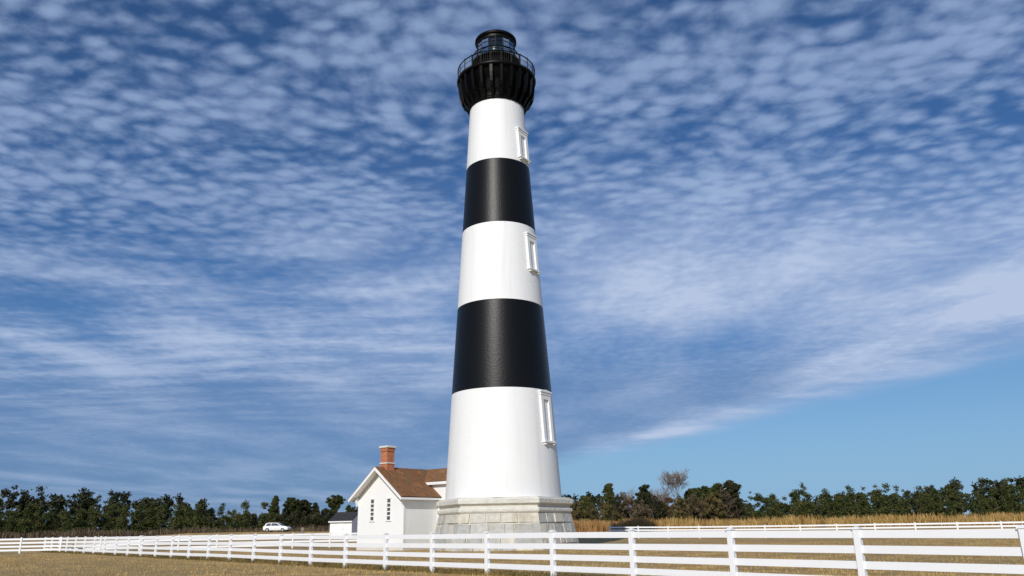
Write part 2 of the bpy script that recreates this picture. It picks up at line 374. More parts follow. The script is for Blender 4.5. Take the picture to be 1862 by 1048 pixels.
# granite base: six-sided, battered, coursed blocks under a moulded cap
HEX = [(-95, .955), (-37, .99), (27.5, 1), (87, .972), (147, 1), (207, .98)]      # azimuth from the camera side, to the right
def hexp(Rr, z):
    return [Vector((Rr*k*math.sin(R(a)), -Rr*k*math.cos(R(a)), z)) for a, k in HEX]
rnd = random.Random(4)
core, blocks, cap = MB(), MB(), MB()
def ring(mb, prof, tone=None):
    n = 6
    pts = [hexp(r_, z) for r_, z in prof]
    for i in range(len(prof) - 1):
        for k in range(n):
            a, b_, c, d = pts[i][k], pts[i][(k+1)%n], pts[i+1][(k+1)%n], pts[i+1][k]
            L = (b_ - a).length; m = 1 if tone is None else max(2, int(L / 1.9))
            for j in range(m):
                t0, t1 = j/m, (j+1)/m
                mb.add([a.lerp(b_, t0), a.lerp(b_, t1), d.lerp(c, t1), d.lerp(c, t0)], [(0, 1, 2, 3)], .5 if tone is None else rnd.uniform(*tone))
def basr(z): return 6.34 - (6.34 - 5.66) * z / 2.72
ring(core, [(basr(-.4) - .035, -.4), (basr(2.74) - .035, 2.74)])
z = .0
rows = [(-.3, .36), (.36, 1.15), (1.15, 1.94), (1.94, 2.70)]
for z0, z1 in rows:
    A, B = hexp(basr(z0), z0), hexp(basr(z1), z1)
    for k in range(6):
        a, b_, c, d = A[k], A[(k+1)%6], B[(k+1)%6], B[k]
        nrm = (b_ - a).cross(d - a).normalized()
        L = (b_ - a).length; t = 0; cuts = [0]
        while True:
            t += rnd.uniform(.7, 1.7) / L
            if t > 1 - .5 / L: break
            cuts.append(t)
        cuts.append(1)
        g = .026 / L
        for t0, t1 in zip(cuts, cuts[1:]):
            dz = .026 / (z1 - z0)
            def P(t, s_, out): return a.lerp(b_, t).lerp(d.lerp(c, t), s_) + nrm * out
            ta = t0 + (g if t0 > 0 else 0); tb = t1 - (g if t1 < 1 else 0)
            o_ = [P(ta, dz, -.03), P(tb, dz, -.03), P(tb, 1-dz, -.03), P(ta, 1-dz, -.03)]
            e = .05; ex = e / L; ez = e / (z1 - z0); q = rnd.uniform(.04, .13)
            i_ = [P(ta+(ex if t0 > 0 else 0), dz+ez, q), P(tb-(ex if t1 < 1 else 0), dz+ez, q), P(tb-(ex if t1 < 1 else 0), 1-dz-ez, q), P(ta+(ex if t0 > 0 else 0), 1-dz-ez, q)]
            if t0 == 0: i_[0] = P(0, dz+ez, .0); i_[3] = P(0, 1-dz-ez, .0); o_[0] = P(0, dz, -.0); o_[3] = P(0, 1-dz, -.0)
            if t1 == 1: i_[1] = P(1, dz+ez, .0); i_[2] = P(1, 1-dz-ez, .0); o_[1] = P(1, dz, -.0); o_[2] = P(1, 1-dz, -.0)
            blocks.add(o_ + i_, [(4,5,6,7),(0,1,5,4),(1,2,6,5),(2,3,7,6),(3,0,4,7)], rnd.random())
ring(cap, [(5.64, 2.70), (5.74, 2.76), (5.80, 2.86), (5.80, 3.02), (5.74, 3.08), (5.60, 3.10), (5.60, 3.26), (5.74, 3.34), (5.86, 3.40), (5.90, 3.44), (5.90, 3.74), (5.84, 3.80), (5.66, 3.83), (5.66, 3.89), (5.60, 3.91), (4.4, 3.96)], (.2, .9))
sb = core.build('stone_base', M_mortar, lh)
blocks.build('granite_blocks', M_stone, sb, tone=True)
cap.build('cornice', M_cap, sb, tone=True)

# windows on the right flank
def tower_window(zb, zt, label):
    az = R(55); zc = (zb + zt) / 2; rr = shr(zc)
    d = Vector((math.sin(az), -math.cos(az), 0)); tilt = math.atan(.063)
    M = Matrix.Translation(d * rr + Vector((0, 0, zc))) @ Matrix.Rotation(az, 4, 'Z') @ Matrix.Rotation(-tilt, 4, 'X')
    # local: x right, -y outward, z up
    H = (zt - zb) / 2; w = .76; ow = .38
    f = MB()
    f.box((-w, -.13, -H+.30), (-ow, .55, H-.42), M, bev=.02); f.box((ow, -.13, -H+.30), (w, .55, H-.42), M, bev=.02)
    f.box((-ow-.002, -.127, H-.78), (ow+.002, .55, H-.423), M)
    o = f.build('window', M_wwood, lh); o['label'] = label
    h = MB(); h.box((-w-.03, -.17, H-.42), (w+.03, .55, H-.22), M, bev=.02); h.box((-w-.08, -.23, H-.22), (w+.09, .55, H-.08), M, bev=.02)
    h.prism([(-w-.06, H-.08), (w+.06, H-.08), (0, H+.04)], lambda a, b_: (a, -.20, b_), lambda a, b_: (a, .5, b_), M); h.build('hood', M_wwood, o)
    s_ = MB(); s_.box((-w-.07, -.22, -H+.12), (w+.08, .55, -H+.30), M, bev=.02)
    for sx in (-1, 1): s_.box((sx*.58-.12, -.18, -H-.04), (sx*.58+.12, .55, -H+.12), M, bev=.02)
    s_.build('sill', M_wwood, o)
    p = MB(); p.box((-ow, .04, -H+.30), (ow, .06, H-.78), M); p.build('pane', M_dimglass, o)
    q = MB(); q.box((-.025, .0, -H+.31), (.025, .038, H-.79), M)
    for t in (.25, .5, .75):
        zz = -H+.30 + t*(2*H-1.08); q.box((-ow+.002, .004, zz-.025), (ow-.002, .036, zz+.025), M)
    q.build('muntin', M_wwood, o)
tower_window(8.0, 12.45, 'lowest tower window, in the bottom white band')
tower_window(22.9, 26.6, 'middle tower window, in the middle white band')
tower_window(33.85, 37.2, 'highest tower window, in the top white band')

# black ironwork
b = MB(); b.lathe([(2.60, 39.98), (2.72, 40.0), (2.74, 40.22), (2.62, 40.26), (2.62, 40.5), (2.74, 40.9), (2.86, 41.1), (2.88, 41.9), (3.0, 42.1), (3.3, 42.5), (3.5, 42.95)], 96)
b.build('belt_course', M_iron, lh, True)
NB = 24
prof = [(2.55, 40.02), (2.78, 40.02), (2.86, 40.15), (3.02, 40.45), (3.20, 40.80), (3.42, 40.95), (3.58, 41.3), (3.66, 41.75), (3.72, 42.2), (3.74, 42.6), (3.74, 42.96), (2.55, 42.96)]
for k in range(NB):
    a = 2*math.pi*(k+.5)/NB; t = Vector((-math.sin(a), math.cos(a), 0)) * .13; u = Vector((math.cos(a), math.sin(a), 0))
    b = MB(); b.prism(prof, lambda r_, z: u*r_ - t + Vector((0, 0, z)), lambda r_, z: u*r_ + t + Vector((0, 0, z)))
    b.build('bracket', M_iron, lh)
b = MB(); b.lathe([(2.6, 42.97), (3.70, 42.97), (3.82, 43.02), (3.86, 43.10), (3.86, 43.20), (3.80, 43.24), (2.0, 43.24)], 96); b.build('gallery_deck', M_iron, lh)
def railing(name, r_, z0, h, nb, npost):
    b = MB()
    def torus(rr, zz, tr): b.lathe([(rr+tr*1.0*math.cos(q*math.pi/3), zz+tr*math.sin(q*math.pi/3)) for q in range(6)], 72, closed=True)
    torus(r_, z0+h, .055); torus(r_, z0+h*.55, .02); torus(r_, z0+.12, .02)
    for k in range(nb):
        a = 2*math.pi*k/nb; p = (r_*math.cos(a), r_*math.sin(a))
        b.tube((*p, z0), (*p, z0+h), .017, .017, 4)
    for k in range(npost):
        a = 2*math.pi*(k+.5)/npost; p = (r_*math.cos(a), r_*math.sin(a)); b.tube((*p, z0), (*p, z0+h+.04), .035, .03, 6)
        b.lathe([(0, z0+h+.14), (.05, z0+h+.10), (.06, z0+h+.06), (.03, z0+h+.02)], 6, p)
    return b.build(name, M_iron, lh)
railing('gallery_railing', 3.76, 43.24, 1.12, 120, 24)
b = MB(); b.lathe([(2.12, 43.24), (2.16, 43.3), (2.10, 43.4), (2.10, 44.95), (2.2, 45.02), (2.36, 45.1), (2.40, 45.16), (2.40, 45.24), (1.9, 45.27)], 72)
for k in range(12):
    a = 2*math.pi*k/12; b.tube((2.12*math.cos(a), 2.12*math.sin(a), 43.3), (2.12*math.cos(a), 2.12*math.sin(a), 44.98), .05, .05, 6)
b.build('watch_room', M_iron, lh, True)
railing('lantern_railing', 2.34, 45.26, .62, 0, 16)
LR = 1.86
b = MB(); b.lathe([(LR+.04, 45.26), (LR+.06, 45.30), (LR+.06, 45.52), (LR-.06, 45.56), (LR-.06, 45.26)], 48)
b.lathe([(LR+.04, 47.22), (LR+.07, 47.30), (LR+.07, 47.62), (LR-.08, 47.62), (LR-.08, 47.22), (LR+.04, 47.22)], 48)
for zz in (46.2, 46.85): b.lathe([(LR+.02, zz-.025), (LR+.02, zz+.025), (LR-.03, zz+.025), (LR-.03, zz-.025), (LR+.02, zz-.025)], 48)
for k in range(16):
    a = 2*math.pi*k/16; b.tube((LR*math.cos(a), LR*math.sin(a), 45.5), (LR*math.cos(a), LR*math.sin(a), 47.5), .05, .05, 6)
b.build('lantern_frame', M_iron, lh)
for k in range(16):
    a0, a1 = 2*math.pi*(k+.06)/16, 2*math.pi*(k+.94)/16; b = MB()
    o0, o1 = Vector((math.cos(a0), math.sin(a0), 0)), Vector((math.cos(a1), math.sin(a1), 0)); r0, r1 = LR-.015, LR+.005
    zt, zb = 47.44, 45.54; Z = Vector((0, 0, 1))
    b.add([o0*r0+Z*zb, o1*r0+Z*zb, o1*r1+Z*zb, o0*r1+Z*zb, o0*r0+Z*zt, o1*r0+Z*zt, o1*r1+Z*zt, o0*r1+Z*zt], [(0,3,2,1),(4,5,6,7),(0,1,5,4),(1,2,6,5),(2,3,7,6),(3,0,4,7)])
    b.build('lantern_pane', M_pane, lh)
b = MB(); b.lathe([(0, 45.3), (.5, 45.35), (.7, 45.6), (1.02, 45.7), (1.16, 46.1), (1.2, 46.5), (1.16, 46.9), (.98, 47.25), (.6, 47.42), (.0, 47.45)], 40)
ln = b.build('lens', M_lens, lh, True)
for k in range(8):
    b = MB(); a = 2*math.pi*k/8
    pts = [(.72, 45.6), (1.05, 45.7), (1.19, 46.1), (1.23, 46.5), (1.19, 46.9), (1.01, 47.25), (.62, 47.43)]
    for p, q in zip(pts, pts[1:]): b.tube((p[0]*math.cos(a), p[0]*math.sin(a), p[1]), (q[0]*math.cos(a), q[0]*math.sin(a), q[1]), .025, .025, 4)
    b.build('lens_frame', M_iron, ln)
b = MB(); b.lathe([(1.75, 47.58), (2.02, 47.60), (2.07, 47.68), (2.06, 47.88), (1.96, 47.96), (1.4, 48.2), (.7, 48.5), (.3, 48.6), (0, 48.62)], 64); b.lathe([(0, 47.7), (1.0, 47.68), (1.75, 47.6)], 32)
rf = b.build('lantern_roof', M_iron, lh, True)
b = MB(); b.lathe([(.0, 49.05), (.14, 49.0), (.2, 48.86), (.18, 48.7), (.1, 48.6)], 20); b.build('ventilator_ball', M_iron, rf, True)

# ------------------------------------------------------------------ keeper's oil house beside the tower
A = R(40); u = Vector((math.sin(A), math.cos(A), 0)); v = Vector((math.cos(A), -math.sin(A), 0))
HW, HL, WW = 5.7, 5.2, 3.0        # gable width, length of the main block up to the wing wall, wing width
T0 = 6.15
Q = Vector((TX, TY, 0)) - v * T0 - u * (WW / 2)
FR = Q - u * 3.95                  # front right corner
ORI = FR - v * (HW / 2)            # middle of the gable front, on the ground
house = empty('oil_house', ORI, 'white gabled house with brown shingle roof and brick chimney beside the lighthouse', 'house', rz=-A)
# local axes: +x = v (toward the tower side), +y = u (away), z up
EZ, RZ = 4.36, 6.58; SL = (RZ - EZ) / (HW / 2)
ML = 3.95 + WW + 1.9                # main block length
w = MB(); w.prism([(-HW/2, -.3), (HW/2, -.3), (HW/2, EZ), (0, RZ), (-HW/2, EZ)], lambda a, b_: (a, 0, b_), lambda a, b_: (a, ML, b_))
for sx in (-1, 1):                   # board battens along the sides
    n = int(ML / .3)
    for i in range(1, n): w.box((sx*HW/2 - (.006 if sx < 0 else 0), i*ML/n-.02, .55), (sx*HW/2 + (.006 if sx > 0 else 0), i*ML/n+.02, EZ-.08))
wall = w.build('wall', M_wwood, house)
for sx in (-1, 1):
    w = MB(); w.box((min(sx*(HW/2-.12), sx*(HW/2+.035)), -.035, .505), (max(sx*(HW/2-.12), sx*(HW/2+.035)), .12, EZ-.05)); w.build('corner_board', M_wwood, house)
w = MB(); w.box((-HW/2-.05, -.05, -.2), (HW/2+.05, ML+.05, .5)); w.build('foundation', M_mortar, house)
def slope_roof(parent, x0, z0, x1, z1, ya, yb, th, m, name='roof', axis='y', uvs=3.0):
    # slab from eave (x0,z0) to ridge (x1,z1), extruded ya..yb, real thickness
    d = Vector((x1-x0, z1-z0)); L = d.length; nrm = Vector((-d.y, d.x)) / L
    if nrm.y < 0: nrm = -nrm
    c = [(x0, z0), (x1, z1), (x1+nrm.x*th, z1+nrm.y*th), (x0+nrm.x*th, z0+nrm.y*th)]
    P = (lambda a, b_, y: (a, y, b_)) if axis == 'y' else (lambda a, b_, y: (y, a, b_))
    vs = [P(*q, ya) for q in c] + [P(*q, yb) for q in c]
    fs = [(3,2,1,0),(4,5,6,7),(0,1,5,4),(1,2,6,5),(2,3,7,6),(3,0,4,7)]
    uv = []
    for f in fs:
        uv.append([((vs[i][1] if axis == 'y' else vs[i][0]), (0 if i % 4 in (0, 3) else L)) for i in f])
    return vs, fs, uv
def add_roof(name, slabs, m, parent):
    V, Fc, U = [], [], []
    for vs, fs, uv in slabs:
        b0 = len(V); V += vs; Fc += [tuple(i+b0 for i in f) for f in fs]; U += uv
    return link(name, V, Fc, m, parent, uvs=U)
OV, FO = .45, .75                      # eave and gable overhang
ex = HW/2 + OV; ez = EZ - SL*OV + .03
roof = add_roof('roof', [slope_roof(None, s*ex, ez+.12, 0, RZ+.15, -FO, ML+FO, .09, M_shingle) for s in (-1, 1)], M_shingle, house)
# white barge boards, soffit and fascia
for y0, y1 in ((-FO-.05, -FO), (ML+FO, ML+FO+.05)):
    w = MB()
    for s in (-1, 1):
        w.prism([(s*(ex+.02), ez-.10), (s*(ex+.02), ez+.14), (0, RZ+.17), (0, RZ-.10)], lambda a, b_: (a, y0, b_), lambda a, b_: (a, y1, b_))
    w.build('barge_board', M_wwood, house)
w = MB()
for s in (-1, 1):
    w.prism([(s*ex, ez+.02), (s*ex, ez+.115), (0, RZ+.145), (0, RZ+.05)], lambda a, b_: (a, -FO+.002, b_), lambda a, b_: (a, ML+FO-.002, b_))
w.build('soffit', M_wwood, roof)
w = MB()
w.box((-ex-.04, -FO, ez-.06), (-ex+.001, ML+FO, ez+.10)); w.box((ex-.001, -FO, ez-.06), (ex+.04, ML+FO, ez+.10)); w.build('fascia', M_wwood, house)
# curved knee brackets under the eave ends
for s in (-1, 1):
    w = MB(); pl = [(0, 0)] + [(s*.40*math.sin(t), -.62+.62*(1-math.cos(t))) for t in [i*math.pi/2/6 for i in range(7)]]
    w.prism([(s*HW/2+p, EZ-.16+q) for p, q in [(0, .08), (s*.38, -.02)] + [(s*(.38-.34*math.sin(t)), -.02-.55*(1-math.cos(t))) for t in [i*math.pi/2/6 for i in range(1, 7)]]],
            lambda a, b_: (a, -.30, b_), lambda a, b_: (a, -.04, b_)); w.build('eave_bracket', M_wwood, house)
# gable windows: narrow, ladder of five panes
for xc, lab in ((-1.02, None), (1.06, None)):
    zb, zt, hw = 2.42, 4.10, .20
    f = MB(); f.box((xc-hw-.09, -.05, zb-.02), (xc-hw, .0, zt+.02)); f.box((xc+hw, -.05, zb-.02), (xc+hw+.09, .0, zt+.02))
    f.box((xc-hw-.12, -.065, zt+.02), (xc+hw+.12, .0, zt+.14)); f.box((xc-hw-.14, -.09, zb-.12), (xc+hw+.14, .0, zb-.02))
    wn = f.build('window', M_wwood, house)
    p = MB(); p.box((xc-hw, -.012, zb), (xc+hw, .0, zt)); p.build('pane', M_glass, wn)
    for i in range(1, 5):
        q = MB(); zz = zb + (zt-zb)*i/5; q.box((xc-hw, -.04, zz-.045), (xc+hw, -.0125, zz+.045)); q.build('muntin', M_wwood, wn)
# wing to the tower: axis along local x, ridge as high as the main one
wy = 3.95; wl0, wl1 = 0.0, HW/2 + T0 - 3.9
WE = 5.62; wr = RZ + .02
w = MB(); w.prism([(wy, -.3), (wy+WW, -.3), (wy+WW, WE), (wy+WW/2, wr-.12), (wy, WE)], lambda a, b_: (wl0, a, b_), lambda a, b_: (wl1, a, b_))
w.build('wing_wall', M_wwood, house)
wo = .34; wsl = (wr - WE) / (WW/2)
slabs = []
for s in (-1, 1):
    yc = wy + WW/2; slabs.append(slope_roof(None, yc + s*(WW/2+wo), WE - wsl*wo + .10, yc, wr+.12, .35, wl1, .09, M_shingle, axis='x'))
wroof = add_roof('wing_roof', slabs, M_shingle, house)
w = MB()
w.box((HW/2-1.75, wy-wo-.05, WE-wsl*wo-.10), (wl1, wy-wo, WE-wsl*wo+.13)); w.box((HW/2-1.75, wy-wo, WE-wsl*wo-.09), (wl1, wy-.002, WE-wsl*wo-.05))
w.build('wing_fascia', M_wwood, house)
# chimney
cy0 = .62; c = MB(); cw = .41
c.box((-cw-.03, cy0-cw-.03, RZ-.7), (cw+.03, cy0+cw+.03, RZ+.50)); c.box((-cw, cy0-cw, RZ+.58), (cw, cy0+cw, RZ+1.72)); c.box((-cw-.05, cy0-cw-.05, RZ+1.55), (cw+.05, cy0+cw+.05, RZ+1.84))
ch = c.build('chimney', M_brick, house)
c = MB(); c.box((-cw-.08, cy0-cw-.08, RZ+.47), (cw+.08, cy0+cw+.08, RZ+.585), bev=.02); c.build('mortar_band', M_mortar, ch)
c = MB(); c.box((-cw-.14, cy0-cw-.14, RZ+1.82), (cw+.14, cy0+cw+.14, RZ+2.0), bev=.03); c.build('chimney_cap', M_mortar, ch)

# ------------------------------------------------------------------ fences
def fence(name, pts, label, height=1.40, rails=4, pitch=.34, span=2, pw=.075, cat='fence'):
    """pts: post positions along the line"""
    fo = empty(name, (pts[0][0], pts[0][1], gz(*pts[0])), label, cat); inv = Matrix.Translation(-fo.location)
    post = None; jr = random.Random(len(pts))
    def postmesh():
        b = MB(); b.box((-pw, -pw, -.2), (pw, pw, height+.03), bev=.008)
        c = pw + .018; z = height + .03
        b.add([(-c,-c,z),(c,-c,z),(c,c,z),(-c,c,z),(-c,-c,z+.03),(c,-c,z+.03),(c,c,z+.03),(-c,c,z+.03),(0,0,z+.075)], [(0,3,2,1),(0,1,5,4),(1,2,6,5),(2,3,7,6),(3,0,4,7),(4,5,8),(5,6,8),(6,7,8),(7,4,8)])
        return b
    d = Vector((pts[1][0]-pts[0][0], pts[1][1]-pts[0][1], 0)); ang = math.atan2(d.y, d.x)
    for i, (x, y) in enumerate(pts):
        if post is None: post = postmesh().build('post', M_vinyl, fo); o = post
        else: o = post.copy(); S.collection.objects.link(o); o.parent = fo
        o.location = inv @ Vector((x, y, gz(x, y) + jr.uniform(-.012, .012))); o.rotation_euler = (jr.uniform(-.008, .008), jr.uniform(-.008, .008), ang)
    for i in range(0, len(pts) - 1, span):
        for k in range(rails):
            b = MB(); zc = height - .075 - k*pitch; n = min(span, len(pts) - 1 - i)
            for j in range(n):
                (xa, ya), (xb, yb) = pts[i+j], pts[i+j+1]
                dv = Vector((xb-xa, yb-ya, 0)).normalized(); nv = Vector((-dv.y, dv.x, 0)) * .02; up = Vector((0, 0, .086))
                a_ = Vector((xa, ya, gz(xa, ya)+zc+jr.uniform(-.006, .006))) + dv*(pw-.005); b_ = Vector((xb, yb, gz(xb, yb)+zc+jr.uniform(-.006, .006))) - dv*(pw-.005)
                vs = [a_-nv-up, a_+nv-up, b_+nv-up, b_-nv-up, a_-nv+up, a_+nv+up, b_+nv+up, b_-nv+up]
                b.add([inv @ q for q in vs], [(0,3,2,1),(4,5,6,7),(0,1,5,4),(1,2,6,5),(2,3,7,6),(3,0,4,7)])
            b.build('rail', M_vinyl, fo)
    return fo
# front fence, nine posts in the photograph, running on to both sides
def D_front(px): return 522.0 / (.0148 * (px + 327))
pa = (wx(1325, D_front(1325)), D_front(1325)); pb = (wx(511, D_front(511)), D_front(511))
dvec = Vector((pb[0]-pa[0], pb[1]-pa[1])); step = dvec / 8
front = [(pa[0]+step.x*i, pa[1]+step.y*i) for i in range(-3, 26)]
fence('rail_fence', front, 'long white four rail fence running across in front of the lighthouse')
bp = [(wx(1107, 104) + 3.35*i, 104 - 2.0*i) for i in range(0, 13)]
fence('rail_fence', bp, 'small white rail fence beyond the right side of the lighthouse, before golden grass')
lp = [(-10.5 - 3.7*i, 84 - .45*i) for i in range(0, 15)]
fence('rail_fence', lp, 'white rail fence behind the house, in front of shed and parked car')
# weathered marker post beside the back fence
b = MB(); b.box((-.09, -.09, -.2), (.09, .09, 2.02), bev=.02); b.box((-.16, -.11, 1.72), (.16, -.092, 1.98))
mp = b.build('marker_post', M_greybark); mp.location = (wx(544.5, 82), 82.9, 0); tag(mp, 'short weathered grey post standing above the back fence near the parked car', 'post')

# ------------------------------------------------------------------ shed
D = 130; sx0 = wx(598, D); sx1 = wx(638, D)
shed = empty('shed', ((sx0+sx1)/2, D, gz((sx0+sx1)/2, D)), 'low white shed with a dark roof behind the left side of the house', 'shed', rz=R(-16))
g0 = gz((sx0+sx1)/2, D); SWd, SDp, SE, SR = 3.9, 5.2, topz(618, 947, D)-g0, topz(618, 932, D)-g0
hw = SWd/2
w = MB(); w.prism([(0, -.3), (SDp, -.3), (SDp, SE), (SDp/2, SR-.1), (0, SE)], lambda a, b_: (-hw, a, b_), lambda a, b_: (hw, a, b_)); sw = w.build('wall', M_wwood, shed)
s1 = (SR-SE)/(SDp/2)
add_roof('roof', [slope_roof(None, SDp/2+s*(SDp/2+.3), SE-s1*.3+.06, SDp/2, SR+.03, -hw-.15, hw+.15, .1, M_darkroof, axis='x') for s in (-1, 1)], M_darkroof, shed)
w = MB(); w.box((-hw-.16, -.34, SE-s1*.3-.12), (hw+.16, -.302, SE-s1*.3+.07)); w.build('fascia', M_wwood, shed)
w = MB(); w.box((-.5, -.04, 0), (.5, 0, 2.0)); dr = w.build('door', M_wwood, shed); w = MB(); w.box((.34, -.09, .95), (.40, -.04, 1.05)); w.build('handle', M_iron, dr)

# ------------------------------------------------------------------ parked car
def _carp(nt, b): put(nt, b, (.78, .78, .79), .25); b.inputs['Coat Weight'].default_value = .5
M_car = mat('white_car_paint', _carp)
M_tyre = mat('tyre_rubber', lambda nt, b: put(nt, b, (.015, .015, .016), .85))
M_rim = mat('alloy_rim', lambda nt, b: put(nt, b, (.5, .5, .52), .35, metal=.8))
M_lamp = mat('lamp_plastic', lambda nt, b: put(nt, b, (.6, .62, .64), .1))
M_red = mat('tail_lamp_plastic', lambda nt, b: put(nt, b, (.35, .02, .02), .15))
def car(loc, rz, label):
    c = empty('parked_car', loc, label, 'car', rz=rz)
    # body: loft of cross-sections along x (length 4.5, nose toward +x)
    sec = [(-2.25, .45, .80, .70), (-2.18, .32, .95, .80), (-1.6, .28, 1.00, .88), (-.6, .28, .98, .90), (.6, .28, .96, .90), (1.3, .28, .93, .89), (1.95, .30, .82, .84), (2.2, .36, .70, .74), (2.27, .45, .62, .62)]
    vs, fs = [], []
    for x, z0, z1, hw in sec: vs += [(x, -hw*.92, z0), (x, -hw, (z0+z1)/2), (x, -hw*.90, z1), (x, hw*.90, z1), (x, hw, (z0+z1)/2), (x, hw*.92, z0)]
    for i in range(len(sec)-1):
        for k in range(6): fs.append((i*6+k, (i+1)*6+k, (i+1)*6+(k+1)%6, i*6+(k+1)%6))
    fs += [tuple(range(6)), tuple(reversed(range((len(sec)-1)*6, len(sec)*6)))]
    body = link('body', vs, fs, M_car, c)
    cab = [(-2.0, .97), (-1.72, 1.44), (-1.2, 1.52), (.05, 1.50), (.35, 1.40), (1.15, .94)]
    vs = [(x, -.80 + (z-.95)*.28, z) for x, z in cab] + [(x, .80 - (z-.95)*.28, z) for x, z in cab]; n = len(cab)
    fs = [tuple(range(n)), tuple(reversed(range(n, 2*n)))] + [(i, n+i, n+(i+1)%n, (i+1)%n) for i in range(n)]
    link('cabin', vs, fs, M_car, c)
    for s in (-1, 1):
        for poly in ([(-1.75, 1.0), (-1.55, 1.38), (-.85, 1.43), (-.85, 1.0)], [(-.75, 1.0), (-.75, 1.43), (.05, 1.42), (.30, 1.33), (.85, 1.0)]):
            p = MB(); p.prism(poly, lambda a, b_: (a, s*(.80-(b_-.95)*.28-.01), b_), lambda a, b_: (a, s*(.80-(b_-.95)*.28+.006), b_)); p.build('side_window', M_glass, c)
    for (xa, za, xb, zb_), nm in (((1.08, .985, .42, 1.37), 'windscreen'), ((-1.96, 1.04, -1.75, 1.39), 'rear_window')):
        p = MB(); n_ = Vector((zb_-za, 0, -(xb-xa))).normalized() * (.008 if nm == 'windscreen' else -.008)
        q = [Vector((xa, -.7, za)), Vector((xa, .7, za)), Vector((xb, .58, zb_)), Vector((xb, -.58, zb_))]
        p.add([k-n_ for k in q] + [k+n_ for k in q], [(0,3,2,1),(4,5,6,7),(0,1,5,4),(1,2,6,5),(2,3,7,6),(3,0,4,7)]); p.build(nm, M_glass, c)
    for x in (-1.38, 1.38):
        for s in (-1, 1):
            t = MB(); t.tube((x, s*.72, .33), (x, s*.92, .33), .33, .33, 20); wh = t.build('wheel', M_tyre, c)
            t = MB(); t.tube((x, s*.90, .33), (x, s*.935, .33), .21, .19, 12); t.build('rim', M_rim, wh)
    for s in (-1, 1):
        t = MB(); t.box((2.10, s*.58-.16, .56), (2.26, s*.58+.16, .68), bev=.02); t.build('headlight', M_lamp, c)
        t = MB(); t.box((-2.27, s*.62-.12, .66), (-2.16, s*.62+.12, .84), bev=.02); t.build('tail_light', M_red, c)
    return c
cx_ = wx(502, 138); car((cx_, 138, gz(cx_, 138)+.55), R(-8), 'white car parked under the dark pines at far left')
# raised parking verge under the car (part of the ground)
vv = []; nx, ny = 24, 12
for j in range(ny+1):
    for i in range(nx+1):
        a, b_ = (i/nx*2-1), (j/ny*2-1); x, y = cx_ + a*26, 142 + b_*12
        h = (1-sstep(.55, 1, abs(a))) * (1-sstep(.4, 1, abs(b_))); vv.append((x, y, gz(x, y) - .06 + .63*h))
tag(link('verge', vv, [(j*(nx+1)+i, j*(nx+1)+i+1, (j+1)*(nx+1)+i+1, (j+1)*(nx+1)+i) for j in range(ny) for i in range(nx)], M_ground, smooth_=True), kind='structure')

# ------------------------------------------------------------------ trees
def leaf_cloud(centers, radii, counts, size, seed, flat=1.0):
    """leaf-sized quads scattered through the volume of many clumps"""
    g = np.random.default_rng(seed); C = []
    for c, r_, n in zip(centers, radii, counts):
        d = g.normal(size=(n, 3)); d /= np.linalg.norm(d, axis=1)[:, None]
        d *= (g.random(n) ** .5 * np.where(g.random(n) < .22, g.uniform(1, 1.7, n), 1))[:, None] * np.array([r_, r_, r_*flat]); C.append(np.array(c) + d)
    C = np.concatenate(C); n = len(C)
    a = g.normal(size=(n, 3)); a /= np.linalg.norm(a, axis=1)[:, None]
    b = np.cross(a, g.normal(size=(n, 3))); b /= np.linalg.norm(b, axis=1)[:, None]
    s = (size * g.uniform(.6, 1.4, n))[:, None]
    return np.stack([C - a*s, C + b*s*.45, C + a*s, C - b*s*.45], 1).reshape(-1, 3)
def quads(name, pts, m, parent=None):
    me = bpy.data.meshes.new(name); n = len(pts); me.vertices.add(n); me.vertices.foreach_set('co', pts.astype(np.float32).ravel())
    me.loops.add(n); me.loops.foreach_set('vertex_index', np.arange(n, dtype=np.int32)); me.polygons.add(n//4)
    me.polygons.foreach_set('loop_start', np.arange(0, n, 4, dtype=np.int32)); me.materials.append(m); me.update(calc_edges=True)
    o = bpy.data.objects.new(name, me); S.collection.objects.link(o)
    if parent: o.parent = parent
    return o
def branch(mb, p, d, L, r_, depth, rg, spread=.55, up=.12, nseg=3, kids=(2, 4)):
    q = p.copy(); dd = d.copy()
    for i in range(nseg):
        dd = (dd + Vector((rg.gauss(0, .10), rg.gauss(0, .10), rg.gauss(up*.5, .06)))).normalized(); e = q + dd * (L/nseg)
        ra, rb = r_*(1-.45*i/nseg), r_*(1-.45*(i+1)/nseg); mb.tube(q, e, max(ra, .020), max(rb, .015), 5 if r_ > .03 else 3)
        if depth > 0 and i > 0:
            for _ in range(rg.randint(*kids)):
                nd = (dd + Vector((rg.gauss(0, spread), rg.gauss(0, spread), rg.gauss(up, .2)))).normalized()
                branch(mb, e, nd, L*rg.uniform(.45, .72), rb*.62, depth-1, rg, spread, up, nseg, kids)
        q = e
def place(name, px, D, ytop, wpx, label, cat='tree', group=None, depthk=1.0):
    x = wx(px, D); g0 = gz(x, D); h = topz(px, ytop, D) - g0; wd = wpx * .000682 * D
    return empty(name, (x, D, g0), label, cat, group), h, wd
SEED = [10]
